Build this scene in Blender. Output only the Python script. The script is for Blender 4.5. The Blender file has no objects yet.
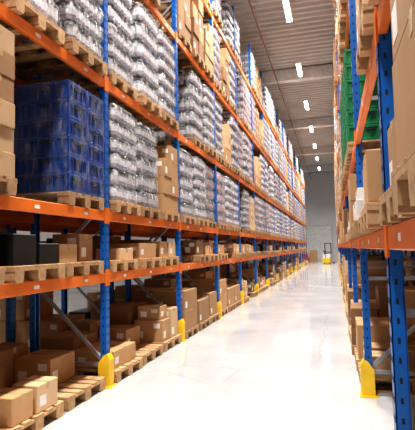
import bpy, bmesh, math, random
from mathutils import Vector, Matrix
R = random.Random(7)
scene = bpy.context.scene
scene.view_settings.view_transform = 'Standard'
try: scene.view_settings.look = 'Medium High Contrast'
except Exception as ex: print('look', ex)
scene.view_settings.exposure = 0.0

# ------------------------------------------------------------ materials
def newmat(name):
    m = bpy.data.materials.new(name); m.use_nodes = True
    nt = m.node_tree
    return m, nt, nt.nodes['Principled BSDF'], nt.nodes['Material Output']

def mat(name, col, rough=0.5, metal=0.0, var=0.0, nscale=6.0, namt=0.12, bump=0.0, spec=0.5):
    m, nt, b, out = newmat(name)
    N, L = nt.nodes, nt.links
    tc = N.new('ShaderNodeTexCoord')
    no = N.new('ShaderNodeTexNoise'); no.inputs['Scale'].default_value = nscale; no.inputs['Detail'].default_value = 5
    L.new(tc.outputs['Object'], no.inputs['Vector'])
    mr = N.new('ShaderNodeMapRange'); mr.inputs['From Min'].default_value = .3; mr.inputs['From Max'].default_value = .7
    mr.inputs['To Min'].default_value = 1-namt; mr.inputs['To Max'].default_value = 1+namt
    L.new(no.outputs['Fac'], mr.inputs['Value'])
    val = mr.outputs['Result']
    if var > 0:
        oi = N.new('ShaderNodeObjectInfo')
        m2 = N.new('ShaderNodeMapRange'); m2.inputs['To Min'].default_value = 1-var; m2.inputs['To Max'].default_value = 1+var
        L.new(oi.outputs['Random'], m2.inputs['Value'])
        mu = N.new('ShaderNodeMath'); mu.operation = 'MULTIPLY'
        L.new(val, mu.inputs[0]); L.new(m2.outputs['Result'], mu.inputs[1]); val = mu.outputs[0]
    vm = N.new('ShaderNodeVectorMath'); vm.operation = 'SCALE'
    vm.inputs[0].default_value = col[:3]
    L.new(val, vm.inputs['Scale'])
    L.new(vm.outputs[0], b.inputs['Base Color'])
    b.inputs['Roughness'].default_value = rough
    b.inputs['Metallic'].default_value = metal
    b.inputs['Specular IOR Level'].default_value = spec
    if bump > 0:
        bp = N.new('ShaderNodeBump'); bp.inputs['Strength'].default_value = bump; bp.inputs['Distance'].default_value = .01
        L.new(no.outputs['Fac'], bp.inputs['Height']); L.new(bp.outputs[0], b.inputs['Normal'])
    return m

M = {}
M['blue'] = mat('rack_blue_paint', (.006, .13, .50), .35, nscale=3)
M['orange'] = mat('rack_orange_paint', (.78, .185, .022), .4, nscale=3)
M['yellow'] = mat('guard_yellow_paint', (.85, .55, .02), .45)
M['galv'] = mat('galvanised_steel', (.42, .45, .5), .4, .6)
M['hole_shade'] = mat('slot_shade', (.01, .015, .03), .8)  # solid dark pieces paint in the shade of post slots and crate handles
M['wood'] = mat('pallet_wood', (.48, .30, .155), .8, var=.2, nscale=12, namt=.25, bump=.3)
M['card'] = mat('cardboard', (.46, .27, .13), .8, var=.28, nscale=3, namt=.08)
M['card2'] = mat('cardboard_light', (.60, .41, .24), .8, var=.15, nscale=3, namt=.08)
M['card3'] = mat('cardboard_dark', (.29, .155, .072), .8, var=.28, nscale=3, namt=.08)
M['cardw'] = mat('cardboard_white', (.74, .72, .70), .7, var=.08, nscale=3, namt=.05)
M['tape'] = mat('packing_tape', (.54, .38, .20), .25)
M['label'] = mat('paper_label', (.8, .8, .78), .6)
M['bcrate'] = mat('blue_crate_plastic', (.005, .05, .27), .35)
M['gcrate'] = mat('green_crate_plastic', (.01, .20, .075), .4)
M['bottle'] = mat('bottle_plastic', (.25, .25, .30), .2, var=.3, nscale=8, namt=.25)
M['cap'] = mat('bottle_cap', (.035, .035, .05), .4, var=.3)
M['blabel'] = mat('bottle_label', (.62, .62, .66), .4, var=.2, nscale=8, namt=.15)
M['redlabel'] = mat('bottle_label_red', (.56, .34, .33), .4, var=.2, nscale=8, namt=.15)
M['black'] = mat('black_plastic', (.014, .014, .016), .35)
M['white'] = mat('white_paint', (.8, .8, .8), .4)
M['pipe'] = mat('pipe_paint', (.22, .07, .05), .4)
M['red'] = mat('red_carton_print', (.5, .05, .04), .5)
M['girder'] = mat('painted_girder', (.58, .56, .53), .6)
M['wallm'] = mat('wall_panel', (.68, .68, .68), .6, nscale=.5, namt=.04)
M['door'] = mat('door_panel', (.74, .75, .76), .5)
M['rubber'] = mat('rubber', (.02, .02, .02), .8)

def film_mat(name, lo, hi, base=(.92,.92,.95)):
    m, nt, b, out = newmat(name)
    N, L = nt.nodes, nt.links
    b.inputs['Base Color'].default_value = (*base, 1); b.inputs['Roughness'].default_value = .13
    b.inputs['Specular IOR Level'].default_value = 1.0
    tc = N.new('ShaderNodeTexCoord'); mp = N.new('ShaderNodeMapping')
    mp.inputs['Scale'].default_value = (7, 7, 2.2); mp.inputs['Rotation'].default_value = (.35, .3, 0)
    no = N.new('ShaderNodeTexNoise'); no.inputs['Scale'].default_value = 2.1; no.inputs['Detail'].default_value = 6
    no.inputs['Roughness'].default_value = .6; no.inputs['Distortion'].default_value = .3
    oi = N.new('ShaderNodeObjectInfo'); ad = N.new('ShaderNodeVectorMath'); ad.operation = 'ADD'
    sc = N.new('ShaderNodeMath'); sc.operation = 'MULTIPLY'; sc.inputs[1].default_value = 20
    L.new(oi.outputs['Random'], sc.inputs[0])
    L.new(tc.outputs['Object'], ad.inputs[0]); L.new(sc.outputs[0], ad.inputs[1])
    L.new(ad.outputs[0], mp.inputs['Vector']); L.new(mp.outputs[0], no.inputs['Vector'])
    mr = N.new('ShaderNodeMapRange'); mr.inputs['From Min'].default_value = .46; mr.inputs['From Max'].default_value = .68
    mr.inputs['To Min'].default_value = lo; mr.inputs['To Max'].default_value = hi  # denser white film streaks double as painted highlights
    L.new(no.outputs['Fac'], mr.inputs['Value'])
    bp = N.new('ShaderNodeBump'); bp.inputs['Strength'].default_value = 1.0; bp.inputs['Distance'].default_value = .06
    L.new(no.outputs['Fac'], bp.inputs['Height']); L.new(bp.outputs[0], b.inputs['Normal'])
    tr = N.new('ShaderNodeBsdfTransparent'); mx = N.new('ShaderNodeMixShader')
    L.new(mr.outputs[0], mx.inputs[0]); L.new(tr.outputs[0], mx.inputs[1]); L.new(b.outputs[0], mx.inputs[2])
    L.new(mx.outputs[0], out.inputs['Surface'])
    return m
M['film'] = film_mat('stretch_film', .08, .70)
M['filmthin'] = film_mat('stretch_film_clear', .02, .22)

def floor_mat():
    m, nt, b, out = newmat('polished_concrete')
    N, L = nt.nodes, nt.links
    tc = N.new('ShaderNodeTexCoord')
    n1 = N.new('ShaderNodeTexNoise'); n1.inputs['Scale'].default_value = .8; n1.inputs['Detail'].default_value = 8
    L.new(tc.outputs['Object'], n1.inputs['Vector'])
    cr = N.new('ShaderNodeValToRGB')
    cr.color_ramp.elements[0].position = .3; cr.color_ramp.elements[0].color = (.50, .50, .515, 1)
    cr.color_ramp.elements[1].position = .7; cr.color_ramp.elements[1].color = (.63, .63, .645, 1)
    L.new(n1.outputs['Fac'], cr.inputs[0])
    vo = N.new('ShaderNodeTexVoronoi'); vo.feature = 'DISTANCE_TO_EDGE'; vo.inputs['Scale'].default_value = .28
    n2 = N.new('ShaderNodeTexNoise'); n2.inputs['Scale'].default_value = 2
    mxv = N.new('ShaderNodeMix'); mxv.data_type = 'VECTOR'; mxv.inputs[0].default_value = .12
    L.new(tc.outputs['Object'], n2.inputs['Vector'])
    L.new(tc.outputs['Object'], mxv.inputs[4]); L.new(n2.outputs['Color'], mxv.inputs[5])
    L.new(mxv.outputs[1], vo.inputs['Vector'])
    lt = N.new('ShaderNodeMapRange'); lt.inputs['From Max'].default_value = .004
    lt.inputs['To Min'].default_value = .84; lt.inputs['To Max'].default_value = 1
    L.new(vo.outputs['Distance'], lt.inputs['Value'])
    vm = N.new('ShaderNodeVectorMath'); vm.operation = 'SCALE'
    L.new(cr.outputs[0], vm.inputs[0]); L.new(lt.outputs[0], vm.inputs['Scale'])
    L.new(vm.outputs[0], b.inputs['Base Color'])
    rr = N.new('ShaderNodeMapRange'); rr.inputs['To Min'].default_value = .04; rr.inputs['To Max'].default_value = .17
    L.new(n1.outputs['Fac'], rr.inputs['Value']); L.new(rr.outputs[0], b.inputs['Roughness'])
    b.inputs['Specular IOR Level'].default_value = 1.0
    return m
M['floor'] = floor_mat()
M['ceil'] = mat('roof_trapezoid_sheet', (.45, .43, .40), .55, nscale=1)
def emis(name, col, s):
    m, nt, b, out = newmat(name)
    b.inputs['Emission Color'].default_value = (*col, 1); b.inputs['Emission Strength'].default_value = s
    return m
M['tube'] = emis('lamp_diffuser', (1, 1, 1), 24)

# ------------------------------------------------------------ mesh builder
class MB:
    def __init__(s): s.v = []; s.f = []; s.m = []; s.mats = []
    def mi(s, k):
        if k not in s.mats: s.mats.append(k)
        return s.mats.index(k)
    def quad(s, pts, k):
        i = len(s.v); s.v += [tuple(p) for p in pts]; s.f.append(tuple(range(i, i+len(pts)))); s.m.append(s.mi(k))
    def box(s, x0, x1, y0, y1, z0, z1, k, rot=0, c=0.0):
        cx, cy = (x0+x1)/2, (y0+y1)/2
        def r(p):
            if not rot: return p
            a, b_ = p[0]-cx, p[1]-cy
            return (cx+a*math.cos(rot)-b_*math.sin(rot), cy+a*math.sin(rot)+b_*math.cos(rot), p[2])
        i = len(s.v); mi = s.mi(k)
        if c <= 0:
            s.v += [r(p) for p in [(x0,y0,z0),(x1,y0,z0),(x1,y1,z0),(x0,y1,z0),(x0,y0,z1),(x1,y0,z1),(x1,y1,z1),(x0,y1,z1)]]
            for f in [(0,3,2,1),(4,5,6,7),(0,1,5,4),(1,2,6,5),(2,3,7,6),(3,0,4,7)]:
                s.f.append(tuple(i+q for q in f)); s.m.append(mi)
        else:
            V = {}
            for sx in (0,1):
                for sy in (0,1):
                    for sz in (0,1):
                        X=(x0,x1)[sx]; Y=(y0,y1)[sy]; Z=(z0,z1)[sz]
                        dx=c*(1-2*sx); dy=c*(1-2*sy); dz=c*(1-2*sz)
                        for ax,p in (('x',(X,Y+dy,Z+dz)),('y',(X+dx,Y,Z+dz)),('z',(X+dx,Y+dy,Z))):
                            V[(sx,sy,sz,ax)]=len(s.v); s.v.append(r(p))
            def F(*ks): s.f.append(tuple(V[q] for q in ks)); s.m.append(mi)
            F((0,0,0,'x'),(0,0,1,'x'),(0,1,1,'x'),(0,1,0,'x')); F((1,0,0,'x'),(1,1,0,'x'),(1,1,1,'x'),(1,0,1,'x'))
            F((0,0,0,'y'),(1,0,0,'y'),(1,0,1,'y'),(0,0,1,'y')); F((0,1,0,'y'),(0,1,1,'y'),(1,1,1,'y'),(1,1,0,'y'))
            F((0,0,0,'z'),(0,1,0,'z'),(1,1,0,'z'),(1,0,0,'z')); F((0,0,1,'z'),(1,0,1,'z'),(1,1,1,'z'),(0,1,1,'z'))
            for a in (0,1):
                for b_ in (0,1):
                    F((a,b_,0,'x'),(a,b_,1,'x'),(a,b_,1,'y'),(a,b_,0,'y'))
                    F((a,0,b_,'x'),(a,1,b_,'x'),(a,1,b_,'z'),(a,0,b_,'z'))
                    F((0,a,b_,'y'),(1,a,b_,'y'),(1,a,b_,'z'),(0,a,b_,'z'))
                    for d in (0,1): F((a,b_,d,'x'),(a,b_,d,'y'),(a,b_,d,'z'))
    def strut(s, p0, p1, w, t, k):
        p0=Vector(p0); p1=Vector(p1); d=(p1-p0).normalized()
        u=Vector((0,1,0))
        if abs(d.y)>.95: u=Vector((1,0,0))
        u=(u-d*u.dot(d)).normalized(); n=d.cross(u)
        i=len(s.v); mi=s.mi(k)
        for p in (p0,p1):
            for a,b_ in ((-1,-1),(1,-1),(1,1),(-1,1)): s.v.append(tuple(p+u*a*w/2+n*b_*t/2))
        for f in [(0,3,2,1),(4,5,6,7),(0,1,5,4),(1,2,6,5),(2,3,7,6),(3,0,4,7)]:
            s.f.append(tuple(i+q for q in f)); s.m.append(mi)
    def cyl(s, c, r, h, axis, k, n=16):
        i=len(s.v); mi=s.mi(k)
        for t in (-h/2,h/2):
            for j in range(n):
                a=2*math.pi*j/n; p=[r*math.cos(a), r*math.sin(a)]
                q={'x':(t,p[0],p[1]),'y':(p[0],t,p[1]),'z':(p[0],p[1],t)}[axis]
                s.v.append((c[0]+q[0],c[1]+q[1],c[2]+q[2]))
        for j in range(n):
            s.f.append((i+j,i+(j+1)%n,i+n+(j+1)%n,i+n+j)); s.m.append(mi)
        s.f.append(tuple(i+j for j in range(n))); s.m.append(mi)
        s.f.append(tuple(i+n+j for j in range(n))); s.m.append(mi)
    def rings(s, rings, ks, cap=True):
        n=len(rings[0]); i=len(s.v)
        for rg in rings: s.v += rg
        for a in range(len(rings)-1):
            mi=s.mi(ks[a])
            for j in range(n):
                s.f.append((i+a*n+j, i+a*n+(j+1)%n, i+(a+1)*n+(j+1)%n, i+(a+1)*n+j)); s.m.append(mi)
        if cap:
            s.f.append(tuple(i+(len(rings)-1)*n+j for j in range(n))); s.m.append(s.mi(ks[-1]))
    def mesh(s, name, smooth=False):
        me=bpy.data.meshes.new(name); me.from_pydata(s.v,[],s.f)
        for k in s.mats: me.materials.append(M[k])
        me.polygons.foreach_set('material_index', s.m)
        bm=bmesh.new(); bm.from_mesh(me); bmesh.ops.recalc_face_normals(bm, faces=bm.faces); bm.to_mesh(me); bm.free()
        if smooth: me.polygons.foreach_set('use_smooth',[True]*len(me.polygons))
        me.update(); return me

def obj(name, me, loc=(0,0,0), rz=0, parent=None, sc=(1,1,1)):
    o=bpy.data.objects.new(name, me); scene.collection.objects.link(o)
    o.location=loc; o.rotation_euler=(0,0,rz); o.scale=sc
    if parent: o.parent=parent
    return o
def empty(name, loc=(0,0,0)):
    o=bpy.data.objects.new(name,None); scene.collection.objects.link(o); o.location=loc; return o

# ------------------------------------------------------------ pallet and loads (front = +X, 1.2 deep, .8 wide)
def pallet(b, z=0.0):
    for i in range(5):
        w=[.14,.1,.14,.1,.14][i]; yc=[-.33,-.17,0,.17,.33][i]
        b.box(-.6,.6,yc-w/2,yc+w/2,z+.122,z+.144,'wood',c=.003)
    for xc in (-.53,0,.53):
        b.box(xc-.07,xc+.07,-.4,.4,z+.1,z+.122,'wood')
        for yc in (-.33,0,.33): b.box(xc-.07,xc+.07,yc-.06,yc+.06,z+.022,z+.1,'wood')
    for yc in (-.33,0,.33): b.box(-.6,.6,yc-.05,yc+.05,z,z+.022,'wood')

def carton(b, x0,x1,y0,y1,z0,z1,k='card',rot=0,lab=False):
    g=.003
    b.box(x0+g,x1-g,y0+g,y1-g,z0,z1-g,k,rot,c=.006)
    if rot==0 and k!='black':
        yc=(y0+y1)/2
        b.box(x0+g-.0015,x1-g+.0015,yc-.025,yc+.025,z1-g-.06 ,z1-g+.0015,'tape')
        if lab:
            h=min(.11,(z1-z0)*.38)
            b.box(x1-g-.001,x1-g+.0015,y0+.04,y0+.04+min(.1,(y1-y0)*.35),z0+.05,z0+.05+h,'label')
            b.box(x0+.05,x0+.16,y0+g-.0015,y0+g+.001,z0+.05,z0+.05+h,'label')
            b.box(x1-.16,x1-.05,y0+g-.0015,y0+g+.001,z1-.05-h*.7,z1-.05,'label')
            xm=(x0+x1)/2
            b.box(xm-.03+.1,xm+.13,y1-g-.001,y1-g+.0015,z0+.05,z0+.05+h,'label')

def rrect(hx,hy,r,n,phase=0,amp=0,nb=40,z=0,jit=0,rr=None):
    sx=2*(hx-r); sy=2*(hy-r); q=math.pi*r/2; P=2*sx+2*sy+4*q; out=[]
    for i in range(n):
        t=(i/n)*P; a=abs(math.cos(math.pi*nb*(i/n)))
        off=amp*(a-1)
        segs=[('l',sy,(hx,-hy+r),(0,1),(1,0)),('c',q,(hx-r,hy-r),0),('l',sx,(hx-r,hy),(-1,0),(0,1)),('c',q,(-hx+r,hy-r),90),
              ('l',sy,(-hx,hy-r),(0,-1),(-1,0)),('c',q,(-hx+r,-hy+r),180),('l',sx,(-hx+r,-hy),(1,0),(0,-1)),('c',q,(hx-r,-hy+r),270)]
        for sg in segs:
            if t<=sg[1]+1e-9: break
            t-=sg[1]
        if sg[0]=='l':
            p=(sg[2][0]+sg[3][0]*t, sg[2][1]+sg[3][1]*t); nn=sg[4]
        else:
            an=math.radians(sg[3])+t/r; nn=(math.cos(an),math.sin(an)); p=(sg[2][0]+r*nn[0], sg[2][1]+r*nn[1])
        j=(rr.uniform(-jit,jit) if rr else 0)
        out.append((p[0]+nn[0]*(off+j), p[1]+nn[1]*(off+j), z))
    return out

def film(b, hx, hy, z0, z1, seed, r=.08, wob=.008, k='film', lh=None):
    rr=random.Random(seed); K=[]; n=56
    m=max(3,int((z1-z0)/.11)); rg=[]
    zs=[(z0+(z1-z0)*a/m,0) for a in range(m+1)]
    if lh:
        zs=[(z0,0)]; zz=.146
        while zz<z1-.01:
            zs+=[(zz+.01,-.028),(zz+.045,-.002),(zz+lh*.5,.004),(zz+lh*.78,-.006),(zz+lh*.96,-.036)]; zz+=lh
    for (z,o) in zs:
        rg.append(rrect(hx+o,hy+o,r,n,z=z,jit=wob*.5 if lh else wob,rr=rr)); K.append(k)
    rg.append(rrect(hx-.05,hy-.05,r,n,z=z1+.012)); 
    b.rings(rg,K+[k])

def bottles_load(seed, layers, lh, lab='blabel'):
    rr=random.Random(seed); b=MB(); pallet(b); z=.146
    for l in range(layers):
        hx=.57+rr.uniform(-.015,.004); hy=.365+rr.uniform(-.015,.008); nb=36
        prof=[(0,-.012),(.06,0),(.25,0),(.28,.002),(.58,.002),(.61,0),(.72,-.006),(.86,-.05),(.9,-.06),(1,-.06)]
        ks=['bottle','bottle','bottle',lab,'bottle','bottle','bottle','cap','cap']
        rg=[]
        for (t,o) in prof:
            rg.append(rrect(hx+o,hy+o,.08,nb*6,amp=.022 if t<.8 else .03,nb=nb,z=z+t*lh))
        b.rings(rg,ks); z+=lh
        b.box(-hx+.06,hx-.06,-hy+.06,hy-.06,z-.004,z-.001,'cap')
    film(b,.59,.388,.1,z,seed,r=.10,lh=lh)
    return b.mesh('wrapped_bottle_pallet')

def box_load(seed, layers, lh, nx, ny, k='card', wrap=False, missing=0, lab=True, k2=None):
    rr=random.Random(seed); b=MB(); pallet(b); z=.146
    for l in range(layers):
        for i in range(nx):
            for j in range(ny):
                if l==layers-1 and rr.random()<missing: continue
                dx=rr.uniform(-.014,.014); dy=rr.uniform(-.01,.01)
                x0=-.585+1.17*i/nx; x1=-.585+1.17*(i+1)/nx; y0=-.385+.77*j/ny; y1=-.385+.77*(j+1)/ny
                carton(b,x0+dx,x1+dx,y0+dy,y1+dy,z,z+lh,k2 if (k2 and rr.random()<.4) else k,0,lab and rr.random()<.45)
        z+=lh
    if wrap: film(b,.605,.405,.1,z,seed,r=.03,wob=.006,k='filmthin')
    return b.mesh('cardboard_box_pallet')

def loose_load(seed, items):
    b=MB(); pallet(b)
    for n,it in enumerate(items):
        x,y,z,sx,sy,sz,k=it[:7]; rot=it[7] if len(it)>7 else 0
        carton(b,x-sx/2,x+sx/2,y-sy/2,y+sy/2,.146+z,.146+z+sz,k,rot,(seed+n)%3!=0)
    return b.mesh('loose_box_pallet')

def crate(b,x0,x1,y0,y1,z0,z1,k):
    g=.004; x0+=g;x1-=g;y0+=g;y1-=g; t=.022
    b.box(x0+t,x1-t,y0+t,y1-t,z0,z1-.03,k)
    b.box(x0,x1,y0,y1,z1-.035,z1-.003,k,c=.003)
    b.box(x0+.004,x1-.004,y0+.004,y1-.004,z0+.006,z0+.028,k,c=.003)
    for (cx,cy) in ((x0,y0),(x1-.03,y0),(x0,y1-.03),(x1-.03,y1-.03)):
        b.box(cx,cx+.03,cy,cy+.03,z0+.02,z1-.02,k)
    for i in range(1,4):
        yc=y0+(y1-y0)*i/4; b.box(x0+.004,x1-.004,yc-.006,yc+.006,z0+.02,z1-.03,k)
    for i in range(1,6):
        xc=x0+(x1-x0)*i/6; b.box(xc-.006,xc+.006,y0+.004,y1-.004,z0+.02,z1-.03,k)
    xm=(x0+x1)/2; ym=(y0+y1)/2
    b.box(x0+.001,x1-.001,ym-.06,ym+.06,z1-.075,z1-.045,'hole_shade'); b.box(xm-.06,xm+.06,y0+.001,y1-.001,z1-.075,z1-.045,'hole_shade')

def crate_load(layers, lh, k, seed, wrap=True):
    b=MB(); pallet(b); z=.146
    for l in range(layers):
        for i in range(2):
            for j in range(2):
                crate(b,-.6+.6*i,-.6+.6*(i+1),-.4+.4*j,-.4+.4*(j+1),z,z+lh,k)
        z+=lh
    if wrap: film(b,.61,.41,.1,z,seed,r=.03,wob=.004,k='filmthin')
    return b.mesh('plastic_crate_pallet')

def sack(b,x,y,z,sx,sy,sz,k,rr):
    rg=[]; 
    for t in (0,.12,.35,.65,.88,1):
        s=math.sin(math.pi*(.12+.76*t))**.45
        rg.append([(x+p[0]+rr.uniform(-.006,.006),y+p[1]+rr.uniform(-.006,.006),p[2]) for p in rrect(sx/2*s,sy/2*s,min(sx,sy)*.2,32,z=z+sz*t)])
    b.rings(rg,[k]*6)
def sack_load(seed,layers,k):
    rr=random.Random(seed); b=MB(); pallet(b); z=.146
    for l in range(layers):
        for i in range(3): sack(b,-.39+.39*i,0 if l%2 else .01,z,.38,.74,.15,k,rr)
        z+=.145
    return b.mesh('sack_pallet')
def empties(n):
    b=MB()
    for i in range(n): pallet(b,i*.1445)
    return b.mesh('wooden_pallet_stack')

BOT_S=[bottles_load(1,5,.25),bottles_load(2,6,.21),bottles_load(3,5,.25,'redlabel')]
BOT_T=[bottles_load(4,6,.235),bottles_load(5,5,.285),bottles_load(6,6,.235,'redlabel')]
BOX_S=[box_load(11,4,.29,3,2,'card',False,.3),box_load(12,5,.22,3,2,'card2',True),box_load(13,3,.36,2,2,'card',False,.3,True,'card2'),box_load(14,5,.24,4,2,'card3',True)]
BEIGE=box_load(29,4,.215,3,2,'card2',False,.2,True,'card')
TALLB=box_load(33,6,.215,3,2,'card2',False,0,True,'card')
BOX_T=[box_load(15,5,.28,3,2,'card',False,.3),box_load(16,6,.23,3,2,'card2',True),box_load(17,4,.34,2,2,'card3',False,.3,True,'card')]
LOW=[loose_load(1,[(.35,-.18,0,.36,.34,.26,'card'),(.38,.2,0,.34,.32,.24,'card2'),(-.1,0,0,.45,.6,.3,'card3')]),
     loose_load(2,[(.25,0,0,.55,.66,.22,'card'),(-.3,0,0,.5,.6,.35,'card3')]),
     loose_load(3,[(.3,-.2,0,.4,.34,.2,'card2'),(.3,.2,0,.36,.3,.32,'card'),(-.2,-.1,0,.4,.5,.22,'card')]),
     box_load(18,1,.3,2,2,'card'), sack_load(4,2,'black'),
     loose_load(13,[(.3,-.18,0,.5,.34,.28,'black'),(.32,.2,0,.46,.34,.2,'black'),(-.25,0,0,.5,.6,.36,'black')]),
     loose_load(15,[(.38,.12,0,.36,.42,.15,'card2'),(-.2,-.1,0,.4,.4,.3,'black')]),
     loose_load(17,[(.36,-.05,0,.3,.46,.3,'card3'),(-.1,.1,0,.4,.4,.18,'card')])]
MED=[box_load(21,2,.36,2,1,'card'),box_load(22,3,.27,3,2,'card3',False,.4),
     loose_load(5,[(.2,0,0,.7,.74,.42,'card3'),(.25,.05,.42,.5,.5,.3,'card'),(-.38,0,0,.4,.7,.6,'card')]),
     box_load(23,2,.44,2,1,'card',False,.5),
     loose_load(7,[(.3,-.18,0,.5,.36,.34,'card'),(.3,.2,0,.5,.34,.48,'card2'),(-.3,0,0,.55,.7,.55,'card3'),(.3,-.18,.34,.4,.3,.22,'card')]),
     loose_load(19,[(.25,.05,0,.6,.6,.5,'card'),(-.3,0,0,.4,.6,.3,'black')])]
NEAR1=loose_load(9,[(.42,-.2,0,.30,.30,.24,'card'),(.44,.16,0,.28,.34,.25,'card2'),(.1,-.2,0,.28,.34,.2,'card3'),(-.3,-.18,0,.5,.38,.44,'card'),(-.3,.2,0,.46,.36,.3,'card3')])
NEAR2=loose_load(11,[(.0,.1,0,.46,.5,.3,'card'),(-.4,-.14,0,.34,.5,.42,'card3')])
WHITE=[loose_load(21,[(.3,-.2,0,.5,.34,.2,'cardw'),(.3,.19,0,.5,.36,.24,'cardw'),(-.25,0,0,.5,.7,.2,'cardw')]),
       loose_load(23,[(.32,0,0,.5,.7,.2,'cardw'),(.34,-.1,.2,.4,.4,.14,'cardw'),(-.25,0,0,.5,.7,.35,'card2')])]
REDW=loose_load(25,[(.3,-.2,0,.55,.38,.4,'red'),(.3,.2,0,.55,.38,.4,'cardw'),(-.3,0,0,.55,.76,.4,'red'),(.3,0,.4,.55,.76,.35,'cardw'),(-.3,0,.4,.55,.7,.35,'red')])
EMP=[empties(1),empties(2),empties(3)]
BLUE=crate_load(6,.2,'bcrate',31); GREEN=crate_load(6,.21,'gcrate',32,False)
def nm(me): return me.name.split('.')[0]
def put(me,x,y,z,side,zs=1):
    rz=(0 if side<0 else math.pi)+R.uniform(-.015,.015)
    return obj(nm(me),me,(x+R.uniform(-.04,.02)*(-side),y+R.uniform(-.02,.02),z),rz)

# ------------------------------------------------------------ racks
BAY=2.8; PH=9.0; DEP=1.05
def frame_mesh():
    b=MB()
    for (xa,xb,op) in ((-.07,0,-1),(-DEP,-DEP+.07,1)):
        t=.006
        xf=xb if op<0 else xa
        b.box(xf-t if op<0 else xf, xf if op<0 else xf+t, -.05,.05,0.01,PH,'blue')
        b.box(xa,xb,-.05,-.05+t,0.01,PH,'blue'); b.box(xa,xb,.05-t,.05,0.01,PH,'blue')
        xi=xa if op<0 else xb
        b.box(xi-.003,xi+.003,-.05,-.03,0.01,PH,'blue'); b.box(xi-.003,xi+.003,.03,.05,0.01,PH,'blue')
        b.box(xa-.02,xb+.02,-.07,.07,0,.01,'blue')
        for i in range(int(PH/.1)-1):
            z=.1+i*.1
            xo=xf+(.0008 if op<0 else -.0008)
            for yc in (-.025,.025):
                b.box(xo-.001,xo+.001,yc-.007,yc+.007,z,z+.03,'hole_shade')
            b.box((xa+xb)/2-.007,(xa+xb)/2+.007,-.0508,-.049,z,z+.03,'hole_shade')
            b.box((xa+xb)/2-.007,(xa+xb)/2+.007,.049,.0508,z,z+.03,'hole_shade')
    z=.25; flip=False
    b.strut((-.05,0,z),(-DEP+.05,0,z),.035,.04,'galv')
    while z+1.0<PH:
        a=(-.05,0,z+.03); c=(-DEP+.05,0,z+.95)
        if flip: a,c=(-DEP+.05,0,z+.03),(-.05,0,z+.95)
        b.strut(a,c,.035,.04,'galv'); flip=not flip; z+=1.0
        b.strut((-.05,0,z),(-DEP+.05,0,z),.035,.04,'galv')
    return b.mesh('rack_frame')
def beam_mesh():
    b=MB(); L=BAY-.102
    for x0,x1 in ((-.055,-.005),(-DEP+.005,-DEP+.055)):
        b.box(x0,x1,-L/2,L/2,-.12,0,'orange',c=.006)
        for s in (-1,1):
            f=x1 if x1>-.1 else x0
            b.box(f-.004,f+.01,s*(L/2+.022)-.026,s*(L/2+.022)+.026,-.16,.04,'orange') if x1>-.1 else b.box(f-.01,f+.004,s*(L/2+.022)-.026,s*(L/2+.022)+.026,-.16,.04,'orange')
    for y in (-.9,0,.9):
        b.box(-.006,-.0035,y-.04,y+.04,-.08,-.045,'label')
    return b.mesh('rack_beam')
def guard_mesh():
    b=MB(); k='yellow'; h=.32
    b.quad([(.05,-.055,0),(.05,.055,0),(.05,.055,h),(.05,-.055,h)],k)
    b.quad([(.05,-.055,h),(.05,.055,h),(.012,.055,h+.07),(.012,-.055,h+.07)],k)
    for s in (-1,1):
        b.quad([(.05,s*.055,0),(-.09,s*.08,0),(-.09,s*.08,h-.04),(.05,s*.055,h)],k)
        b.quad([(.05,s*.055,h),(-.09,s*.08,h-.04),(-.03,s*.065,h+.05),(.012,s*.055,h+.07)],k)
    b.box(-.12,.07,-.10,.10,0,.012,k)
    return b.mesh('upright_guard')
FM,BM,GM=frame_mesh(),beam_mesh(),guard_mesh()

def rack(xf,side,y0,n,levels,guards=True):
    e=empty('pallet_rack',(xf,y0,0)); rz=0 if side<0 else math.pi
    for i in range(n+1):
        obj('upright_frame',FM,(0,BAY*i,0),rz,e)
        if guards:
            obj('yellow_guard',GM,(0,BAY*i,0),rz,e)
            obj('rear_guard',GM,(side*DEP,BAY*i,0),rz+math.pi,e)
        if i<n:
            for z in levels: obj('beam_pair',BM,(0,BAY*i+BAY/2,z),rz,e)
    return e
XL=-2.68; XR=.263
LV=[1.35,2.1,3.76,5.6,7.4]
RV=[1.70,2.85,4.70,6.45,8.1]
YL=5.23-2*BAY; NL=17
YR=2.66-2*BAY; NR=18
rack(XL,-1,YL,NL,LV); rack(XL-DEP-.28,-1,YL,NL,LV,False)
rack(XR,1,YR,NR,RV);  rack(XR+DEP+.28,1,YR,NR,RV,False)

def fill(xf,side,y0,n,levels,over,spec,kinds):
    for i in range(n):
        for li in range(-1,len(levels)):
            z=0 if li<0 else levels[li]
            for s in range(3):
                key=(i,li,s)
                y=y0+BAY*i+BAY/2+(s-1)*.9
                x=xf-.6+over if side<0 else xf+.6-over
                if key in spec:
                    if spec[key] is not None: put(spec[key],x,y,z+.001,side)
                    continue
                ch=kinds(i,li,s)
                if ch is None: continue
                put(ch,x,y,z+.001,side)
def kL(i,li,s):
    r=R.random()
    if li==-1: return R.choice(MED+MED+LOW[:4]+LOW[6:]+[EMP[1]]) if r<.86 else None
    if li==0: return R.choice(LOW+[EMP[0],LOW[0],LOW[5]]) if r<.86 else None
    if li==1: return (R.choice(BOT_S) if r<.72 else R.choice(BOX_S+MED[:1])) if r<.96 else None
    if li==2: return (R.choice(BOT_T) if r<.68 else R.choice(BOX_T+BOX_S)) if r<.95 else None
    if li==3: return (R.choice(BOT_T) if r<.5 else R.choice(BOX_T+BOX_S)) if r<.9 else None
    return (R.choice(BOT_S) if r<.45 else R.choice(BOX_S+MED)) if r<.75 else None
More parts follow.
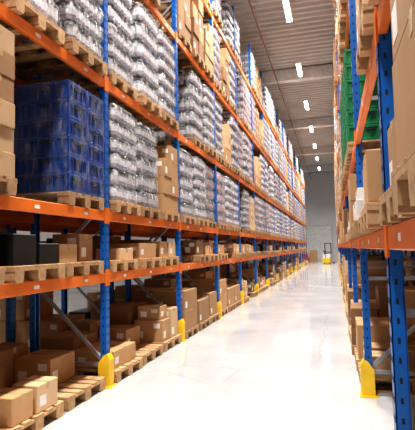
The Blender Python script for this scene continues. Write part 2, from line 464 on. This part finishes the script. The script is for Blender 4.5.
specL={(1,1,0):None,(1,1,1):None,(1,1,2):BLUE,
       (2,1,0):BOT_S[1],(2,1,1):BOT_S[0],(2,1,2):BOX_S[0],
       (3,1,0):BOT_S[0],(3,1,1):BOT_S[1],(3,1,2):BOT_S[2],
       (1,-1,1):NEAR1,(1,-1,0):MED[3],(1,-1,2):NEAR2,
       (2,-1,0):LOW[1],(2,-1,1):NEAR2,(2,-1,2):MED[4],
       (1,0,0):LOW[4],(1,0,1):LOW[5],(1,0,2):LOW[2],(2,0,0):LOW[6],(2,0,1):LOW[1],(2,0,2):LOW[0],
       (1,2,0):BOT_T[0],(1,2,1):BOT_T[1],(1,2,2):BOT_T[0],(2,2,0):BOT_T[0],(2,2,1):BOT_T[1],(2,2,2):BOT_T[0],
       (3,2,0):None,(3,2,1):BOT_T[1],(3,2,2):BOT_T[0]}
fill(XL,-1,YL,NL,LV,.05,specL,kL)
obj(nm(TALLB),TALLB,(XL-.6+.06,YL+BAY+BAY/2-.77,2.101),0)
def kLb(i,li,s):
    r=R.random()
    if li==-1: return R.choice(MED+BOX_S) if r<.55 else None
    if li==0: return R.choice(LOW+EMP) if r<.4 else None
    if li==1: return R.choice(BOX_S+BOT_S) if r<.75 else None
    if li==2: return R.choice(BOX_T+BOT_T) if r<.75 else None
    return None
fill(XL-DEP-.28,-1,YL,9,LV,.05,{(1,1,1):None,(1,0,0):LOW[4],(1,0,1):LOW[4]},kLb)
def kR(i,li,s):
    r=R.random()
    if li==-1: return R.choice(MED+BOX_S) if r<.85 else None
    if li==0: return R.choice(MED[:3]+LOW[:4]+WHITE) if r<.9 else None
    if li in(1,2,3): return R.choice(BOX_T[:1]+BOX_S+BOT_S+[BEIGE]) if r<.85 else None
    return R.choice(MED) if r<.4 else None
specR={(2,1,2):None,(2,1,1):None,(3,1,0):None,(3,1,1):GREEN,(3,1,2):GREEN,(4,1,0):GREEN,(3,2,0):GREEN,(3,2,1):BOX_S[0],
       (2,0,0):LOW[3],(2,0,1):WHITE[0],(2,0,2):WHITE[1],(3,0,0):WHITE[0],(3,0,1):MED[0],
       (1,0,2):MED[4],(1,0,1):MED[0],(1,-1,2):MED[5],(1,-1,1):MED[2],(1,1,2):BEIGE,(1,1,1):BOX_S[0],
       (2,-1,0):EMP[1],(2,-1,1):None,(2,-1,2):None,(3,-1,0):LOW[0],(3,-1,1):MED[3],(3,-1,2):MED[1]}
fill(XR,1,YR,NR,RV,.07,specR,kR)
fill(XR+DEP+.28,1,YR,7,RV,.05,{},(lambda i,li,s: R.choice(BOX_S) if li in(-1,1,2) and R.random()<.6 else None))

# ------------------------------------------------------------ room shell
XW0,XW1,YW0,YW1,CH=-11.5,6.0,-7.0,57.0,10.4
def slab(name,x0,x1,y0,y1,z0,z1,k):
    b=MB(); b.box(x0,x1,y0,y1,z0,z1,k); return obj(name,b.mesh(name))
slab('floor',XW0-.2,XW1+.2,YW0-.2,YW1+.2,-.2,0,'floor')
slab('wall_left',XW0-.2,XW0,YW0,YW1,0,CH,'wallm')
slab('wall_right',XW1,XW1+.2,YW0,YW1,0,CH,'wallm')
slab('wall_far',XW0-.2,XW1+.2,YW1,YW1+.2,0,CH,'wallm')
slab('wall_near',XW0-.2,XW1+.2,YW0-.2,YW0,0,CH,'wallm')
b=MB(); y=YW0
prof=[(0,0),(.14,0),(.2,.1),(.34,.1),(.4,0)]
ys=[]
while y<YW1:
    for (dy,dz) in prof[:-1]: ys.append((y+dy,CH+dz))
    y+=.4
ys.append((y,CH))
for (a,za),(c,zc) in zip(ys[:-1],ys[1:]):
    b.quad([(XW0-.2,a,za),(XW1+.2,a,za),(XW1+.2,c,zc),(XW0-.2,c,zc)],'ceil')
obj('ceiling',b.mesh('ceiling'))
b=MB()
for yg in [4+9.5*k for k in range(-1,6)]:
    b.box(XW0,XW1,yg-.2,yg+.2,CH-.6,CH-.02,'girder',c=.02)
obj('ceiling_girders',b.mesh('ceiling_girders'))
b=MB()
b.cyl((-2.35,25,CH-.85),.03,62,'y','pipe',12)
for k in range(20):
    b.box(-2.36,-2.34,-5+3*k,-4.98+3*k,CH-.85,CH,'galv'); b.cyl((-2.35,-4+3*k,CH-.93),.02,.1,'z','pipe',8)
obj('sprinkler_pipe',b.mesh('sprinkler_pipe'))

# ------------------------------------------------------------ lamps and added fill lights
def lamp_mesh():
    b=MB(); b.box(-.1,.1,-.8,.8,0,.07,'white',c=.01); b.box(-.085,.085,-.76,.76,-.03,-.001,'tube',c=.01)
    for y in (-.6,.6): b.box(-.004,.004,y-.004,y+.004,.07,CH-9.72,'galv')
    return b.mesh('strip_lamp')
LM=lamp_mesh()
def lamp(x,y,p):
    o=obj('ceiling_strip_lamp',LM,(x,y,9.72))
    l=bpy.data.lights.new('lamp_light','AREA'); l.shape='RECTANGLE'; l.size=.3; l.size_y=1.5; l.energy=p; l.color=(1,.965,.91)
    l.spread=math.radians(135)
    lo=bpy.data.objects.new('lamp_light',l); scene.collection.objects.link(lo); lo.parent=o; lo.location=(0,0,-.05)
for k in range(10):
    lamp(-1.25,15.8+5.6*(k-3),450 if k<9 else 330)
for k in range(5):
    lamp(-7.8,2+10*k,130)  # fill lights added over the unseen side aisle to lift rack shadows
# ------------------------------------------------------------ far end
b=MB()
b.box(-3.6,-.2,YW1-.06,YW1-.001,0,4.2,'girder'); 
for i in range(8): b.box(-3.45,-.35,YW1-.08,YW1-.06,.02+i*.51,.525+i*.51,'door',c=.004)
obj('door_1',b.mesh('dock_door'))
for (x,y,z,me) in ((-3.2,52.6,0,REDW),(-2.3,53.2,0,BOX_S[0]),(-3.2,54.2,0,BEIGE)):
    obj(nm(me),me,(x,y,z+.001),math.pi/2)
# walkie stacker: chassis, battery cover, twin mast, forks, tiller, wheels
b=MB()
b.box(-.40,.40,-.45,.15,.08,.5,'yellow',c=.04); b.box(-.38,.38,-.35,.15,.5,.95,'white',c=.04)
b.box(-.30,.30,-.30,.08,.95,1.02,'black',c=.02)
for x in (-.33,.27): b.box(x,x+.06,.17,.27,.05,2.0,'black')
for z in (.3,1.1,1.94): b.box(-.33,.33,.18,.24,z,z+.06,'black')
for x in (-.27,.11): b.box(x,x+.16,.27,1.4,.06,.12,'black'); 
b.box(-.3,.3,.27,.31,.06,.5,'black')
b.strut((0,-.42,.55),(0,-.75,1.2),.05,.05,'black'); b.box(-.16,.16,-.8,-.72,1.18,1.26,'black',c=.02)
for x in (-.28,.28): b.cyl((x,-.2,.09),.09,.08,'x','rubber',16); b.cyl((x*.7,1.25,.045),.045,.1,'x','rubber',12)
obj('pallet_stacker',b.mesh('pallet_stacker'),(-.75,47.5,0),-.35)

# ------------------------------------------------------------ world
w=bpy.data.worlds.new('world'); scene.world=w; w.use_nodes=True
w.node_tree.nodes['Background'].inputs[0].default_value=(.8,.85,1,1); w.node_tree.nodes['Background'].inputs[1].default_value=.5

# ------------------------------------------------------------ camera
f=470.0; cx,cy=207.5,215.0; vx,vy=335,247
Yc=Vector(((vx-cx)/f,-(vy-cy)/f,-1)).normalized()
u=Vector((75-cx,6250,-f)).normalized(); Zc=(u-Yc*u.dot(Yc)).normalized(); Xc=Yc.cross(Zc)
Rm=Matrix((Xc,Yc,Zc))
cam=bpy.data.cameras.new('camera'); co=bpy.data.objects.new('camera',cam); scene.collection.objects.link(co)
co.matrix_world=Matrix.Translation((0,0,1.6)) @ Rm.to_4x4()
cam.sensor_fit='HORIZONTAL'; cam.sensor_width=36; cam.lens=f*36/415; cam.clip_start=.02; cam.clip_end=200
scene.camera=co
print('objects',len(bpy.data.objects), scene.view_settings.look)
